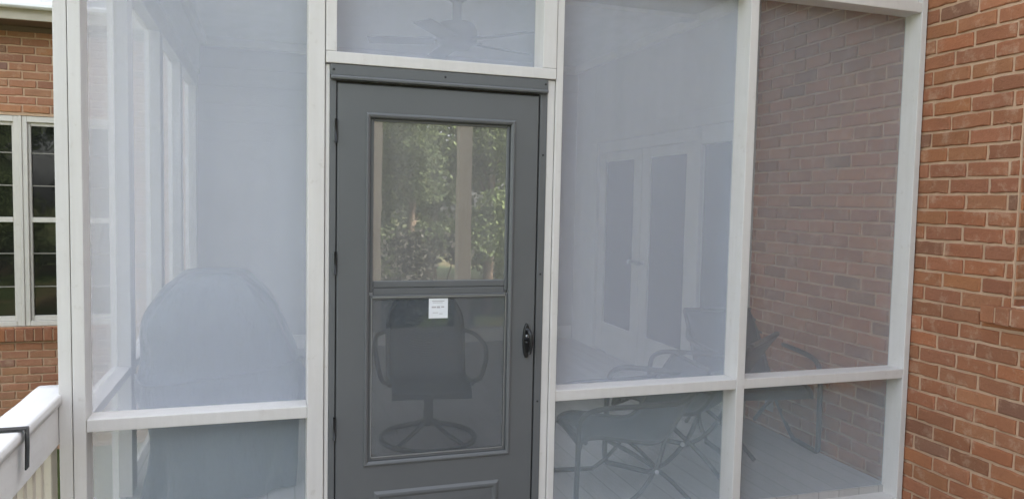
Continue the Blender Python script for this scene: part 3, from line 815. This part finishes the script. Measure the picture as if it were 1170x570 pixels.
# ------------------------------------------------------------ ceiling fan
def fan():
    f = empty('ceiling_fan', 'dark ceiling fan hanging from the porch ceiling behind the transom screen', 'fan', (1.06, 2.27, 3.065))
    bm = bmesh.new(); lathe(bm, [(.075, 0), (.075, -.03), (.03, -.06)][::-1], 20); new_obj('ceiling_mount', bm, BRONZE, f)
    bm = bmesh.new(); tube(bm, [(0, 0, -.05), (0, 0, -.20)], .035, 12); new_obj('downrod', bm, BRONZE, f)
    bm = bmesh.new(); lathe(bm, [(.03, -.40), (.09, -.395), (.15, -.36), (.155, -.26), (.13, -.21), (.05, -.19)], 28); new_obj('motor', bm, BRONZE, f)
    for k in range(5):
        a = 2 * math.pi * k / 5 + .35
        bm = bmesh.new(); box(bm, .17, .66, -.065, .065, -.345, -.337, bev=.003)
        bmesh.ops.rotate(bm, cent=(0, 0, -.34), matrix=Matrix.Rotation(R(10), 3, 'X'), verts=bm.verts[:])
        bmesh.ops.rotate(bm, cent=(0, 0, 0), matrix=Matrix.Rotation(a, 3, 'Z'), verts=bm.verts[:])
        bl = new_obj('blade', bm, BRONZE, f)
        bm = bmesh.new(); box(bm, .13, .22, -.02, .02, -.336, -.325, bev=.002)
        bmesh.ops.rotate(bm, cent=(0, 0, 0), matrix=Matrix.Rotation(a, 3, 'Z'), verts=bm.verts[:])
        new_obj('blade_bracket', bm, BRONZE, bl)
fan()

# ------------------------------------------------------------ yard behind the photographer (mirrored in the glass)
def leaves(bm, lay, cen, rad, n, size, rr, squash=1.0):
    for _ in range(n):
        v = Vector((rr.gauss(0, 1), rr.gauss(0, 1), rr.gauss(0, 1))).normalized() * rad * rr.random() ** .45
        p = cen + Vector((v.x, v.y, v.z * squash))
        a = Vector((rr.gauss(0, 1), rr.gauss(0, 1), rr.gauss(0, 1))).normalized()
        b = a.cross(Vector((rr.gauss(0, 1), rr.gauss(0, 1), rr.gauss(0, 1)))).normalized()
        s = size * rr.uniform(.6, 1.4); tone = rr.random()
        vs = [bm.verts.new(p + a * s), bm.verts.new(p + b * s * .5), bm.verts.new(p - a * s), bm.verts.new(p - b * s * .5)]
        for q in vs: q[lay] = tone
        bm.faces.new(vs)
def tree_parts(seed, h, r, mat):
    rr = random.Random(seed)
    bt = bmesh.new(); tube(bt, [(0, 0, 0), (.08, .05, h * .3), (-.05, .1, h * .6), (0, 0, h * .9)], [.22, .17, .11, .04], 10)
    bc = bmesh.new(); lay = bc.verts.layers.float.new('leaf_tone')
    for k in range(26):
        t = rr.uniform(.12, 1); ang = rr.uniform(0, 6.28); rad = r * (1.05 - t) ** .6 * rr.uniform(.3, 1)
        c = Vector((math.cos(ang) * rad, math.sin(ang) * rad, h * t))
        if k % 3 == 0: tube(bt, [(0, 0, h * t * .8), (c * .5 + Vector((0, 0, h * t * .42)))[:], c[:]], [.07, .045, .015], 6)
        leaves(bc, lay, c, rr.uniform(.6, 1.3), 620, .085, rr, .8)
    return bt, bc
protos = []
spots = [(-6, -17, 9), (-2.5, -15, 8), (.8, -17.5, 10), (3.4, -14.5, 7.5), (6.5, -16.5, 9.5), (9.8, -15, 8.5), (13.5, -18, 10), (-10, -16, 9), (2, -22, 12), (-5, -22, 11), (8, -22, 12), (17, -20, 11), (0, -13, 5), (2.6, -12.5, 4.6), (4.6, -13.5, 5.5), (-3, -12.8, 5), (6.8, -13, 5), (-8, -9, 6), (-8.5, -4.5, 7), (-9, -13, 7), (-14, -8, 9), (-12, 1, 8), (-15, 8, 10)]
for i, (x, yv, h) in enumerate(spots):
    if i < 3:
        t = empty('leafy_tree', 'tall leafy green yard tree behind the photographer mirrored in the door glass', 'tree', group='yard trees behind the photographer')
        bt, bc = tree_parts(40 + i, 8.5, 2.6, None)
        new_obj('trunk', bt, BARK, t); new_obj('crown', bc, LEAF if i != 1 else LEAF2, t); protos.append(t)
    else: t = copy_tree(protos[i % 3])
    t.location = (x, yv, -1.15); s = h / 8.5; t.scale = (s, s, s); t.rotation_euler.z = i * 1.7
def timber(x, yv, w):
    o = boxes('timber_post', [(x - w / 2, x + w / 2, yv - w / 2, yv + w / 2, -1.2, 3.4)], TIMBER, None, .01)
    return o
tag(timber(.985, -6.2, .16), 'narrow tan timber post mirrored at the left of the door glass', 'post', 'timber posts at the deck edge')
tag(timber(2.14, -6.2, .17), 'wide tan timber post mirrored right of centre in the door glass', 'post', 'timber posts at the deck edge')
sh = empty('flowering_shrub', 'dark shrub with pale leaves mirrored low in the door glass', 'shrub', (1.75, -7.4, -1.1))
rr = random.Random(3)
bt = bmesh.new(); bc = bmesh.new(); lay = bc.verts.layers.float.new('leaf_tone')
for k in range(12):
    c = Vector((rr.uniform(-.65, .75), rr.uniform(-.4, .4), rr.uniform(.5, 2.0)))
    tube(bt, [(0, 0, 0), (c * .5)[:], c[:]], [.025, .018, .008], 6)
    leaves(bc, lay, c, rr.uniform(.2, .38), 330, .05, rr)
new_obj('stem', bt, BARK, sh); new_obj('foliage', bc, LEAFP, sh)

# ------------------------------------------------------------ light
world = bpy.data.worlds.new('World'); SC.world = world; world.use_nodes = True
nt = world.node_tree; bg = nt.nodes['Background']
sky = nt.nodes.new('ShaderNodeTexSky'); sky.sky_type = 'NISHITA'; sky.sun_disc = False
to_sun = Vector((.80, .36, .70)).normalized()
elev = math.asin(to_sun.z); az = math.atan2(to_sun.x, to_sun.y)
sky.sun_elevation = elev; sky.sun_rotation = az
sky.air_density = 1.0; sky.dust_density = 4.0; sky.ozone_density = 1.0
bw = nt.nodes.new('ShaderNodeRGBToBW'); mx = nt.nodes.new('ShaderNodeMix'); mx.data_type = 'RGBA'
mx.inputs[0].default_value = .74                    # thin white cloud washes the blue out
nt.links.new(sky.outputs[0], bw.inputs[0]); nt.links.new(sky.outputs[0], mx.inputs[6]); nt.links.new(bw.outputs[0], mx.inputs[7])
nt.links.new(mx.outputs[2], bg.inputs['Color']); bg.inputs['Strength'].default_value = .15
L = bpy.data.lights.new('sun', 'SUN'); L.energy = 2.6; L.angle = R(.6); L.color = (1, .94, .86)
so = bpy.data.objects.new('sun', L); COL.objects.link(so); so.rotation_euler = to_sun.to_track_quat('Z', 'Y').to_euler()

# ------------------------------------------------------------ camera
f_px, yaw, pitch, roll = 852.35, R(18.0211), R(3.5367), R(1.1776)
fwd = Vector((math.sin(yaw) * math.cos(pitch), math.cos(yaw) * math.cos(pitch), -math.sin(pitch)))
right = Vector((math.cos(yaw), -math.sin(yaw), 0)); up = right.cross(fwd)
r2 = right * math.cos(roll) + up * math.sin(roll); u2 = up * math.cos(roll) - right * math.sin(roll)
cam = bpy.data.cameras.new('camera'); cam.sensor_width = 36; cam.sensor_fit = 'HORIZONTAL'
cam.lens = f_px / 1170 * 36; cam.clip_start = .05; cam.clip_end = 500
co = bpy.data.objects.new('camera', cam); COL.objects.link(co)
M = Matrix((r2, u2, -fwd)).transposed().to_4x4(); M.translation = Vector((-.2681, -3.2514, 1.5305))
co.matrix_world = M
SC.camera = co
SC.view_settings.view_transform = 'Standard'; SC.view_settings.look = 'None'
SC.view_settings.exposure = 3.25; SC.view_settings.gamma = 1
SC.cycles.max_bounces = 10; SC.cycles.transparent_max_bounces = 40; SC.cycles.diffuse_bounces = 5
SC.cycles.sample_clamp_indirect = 8
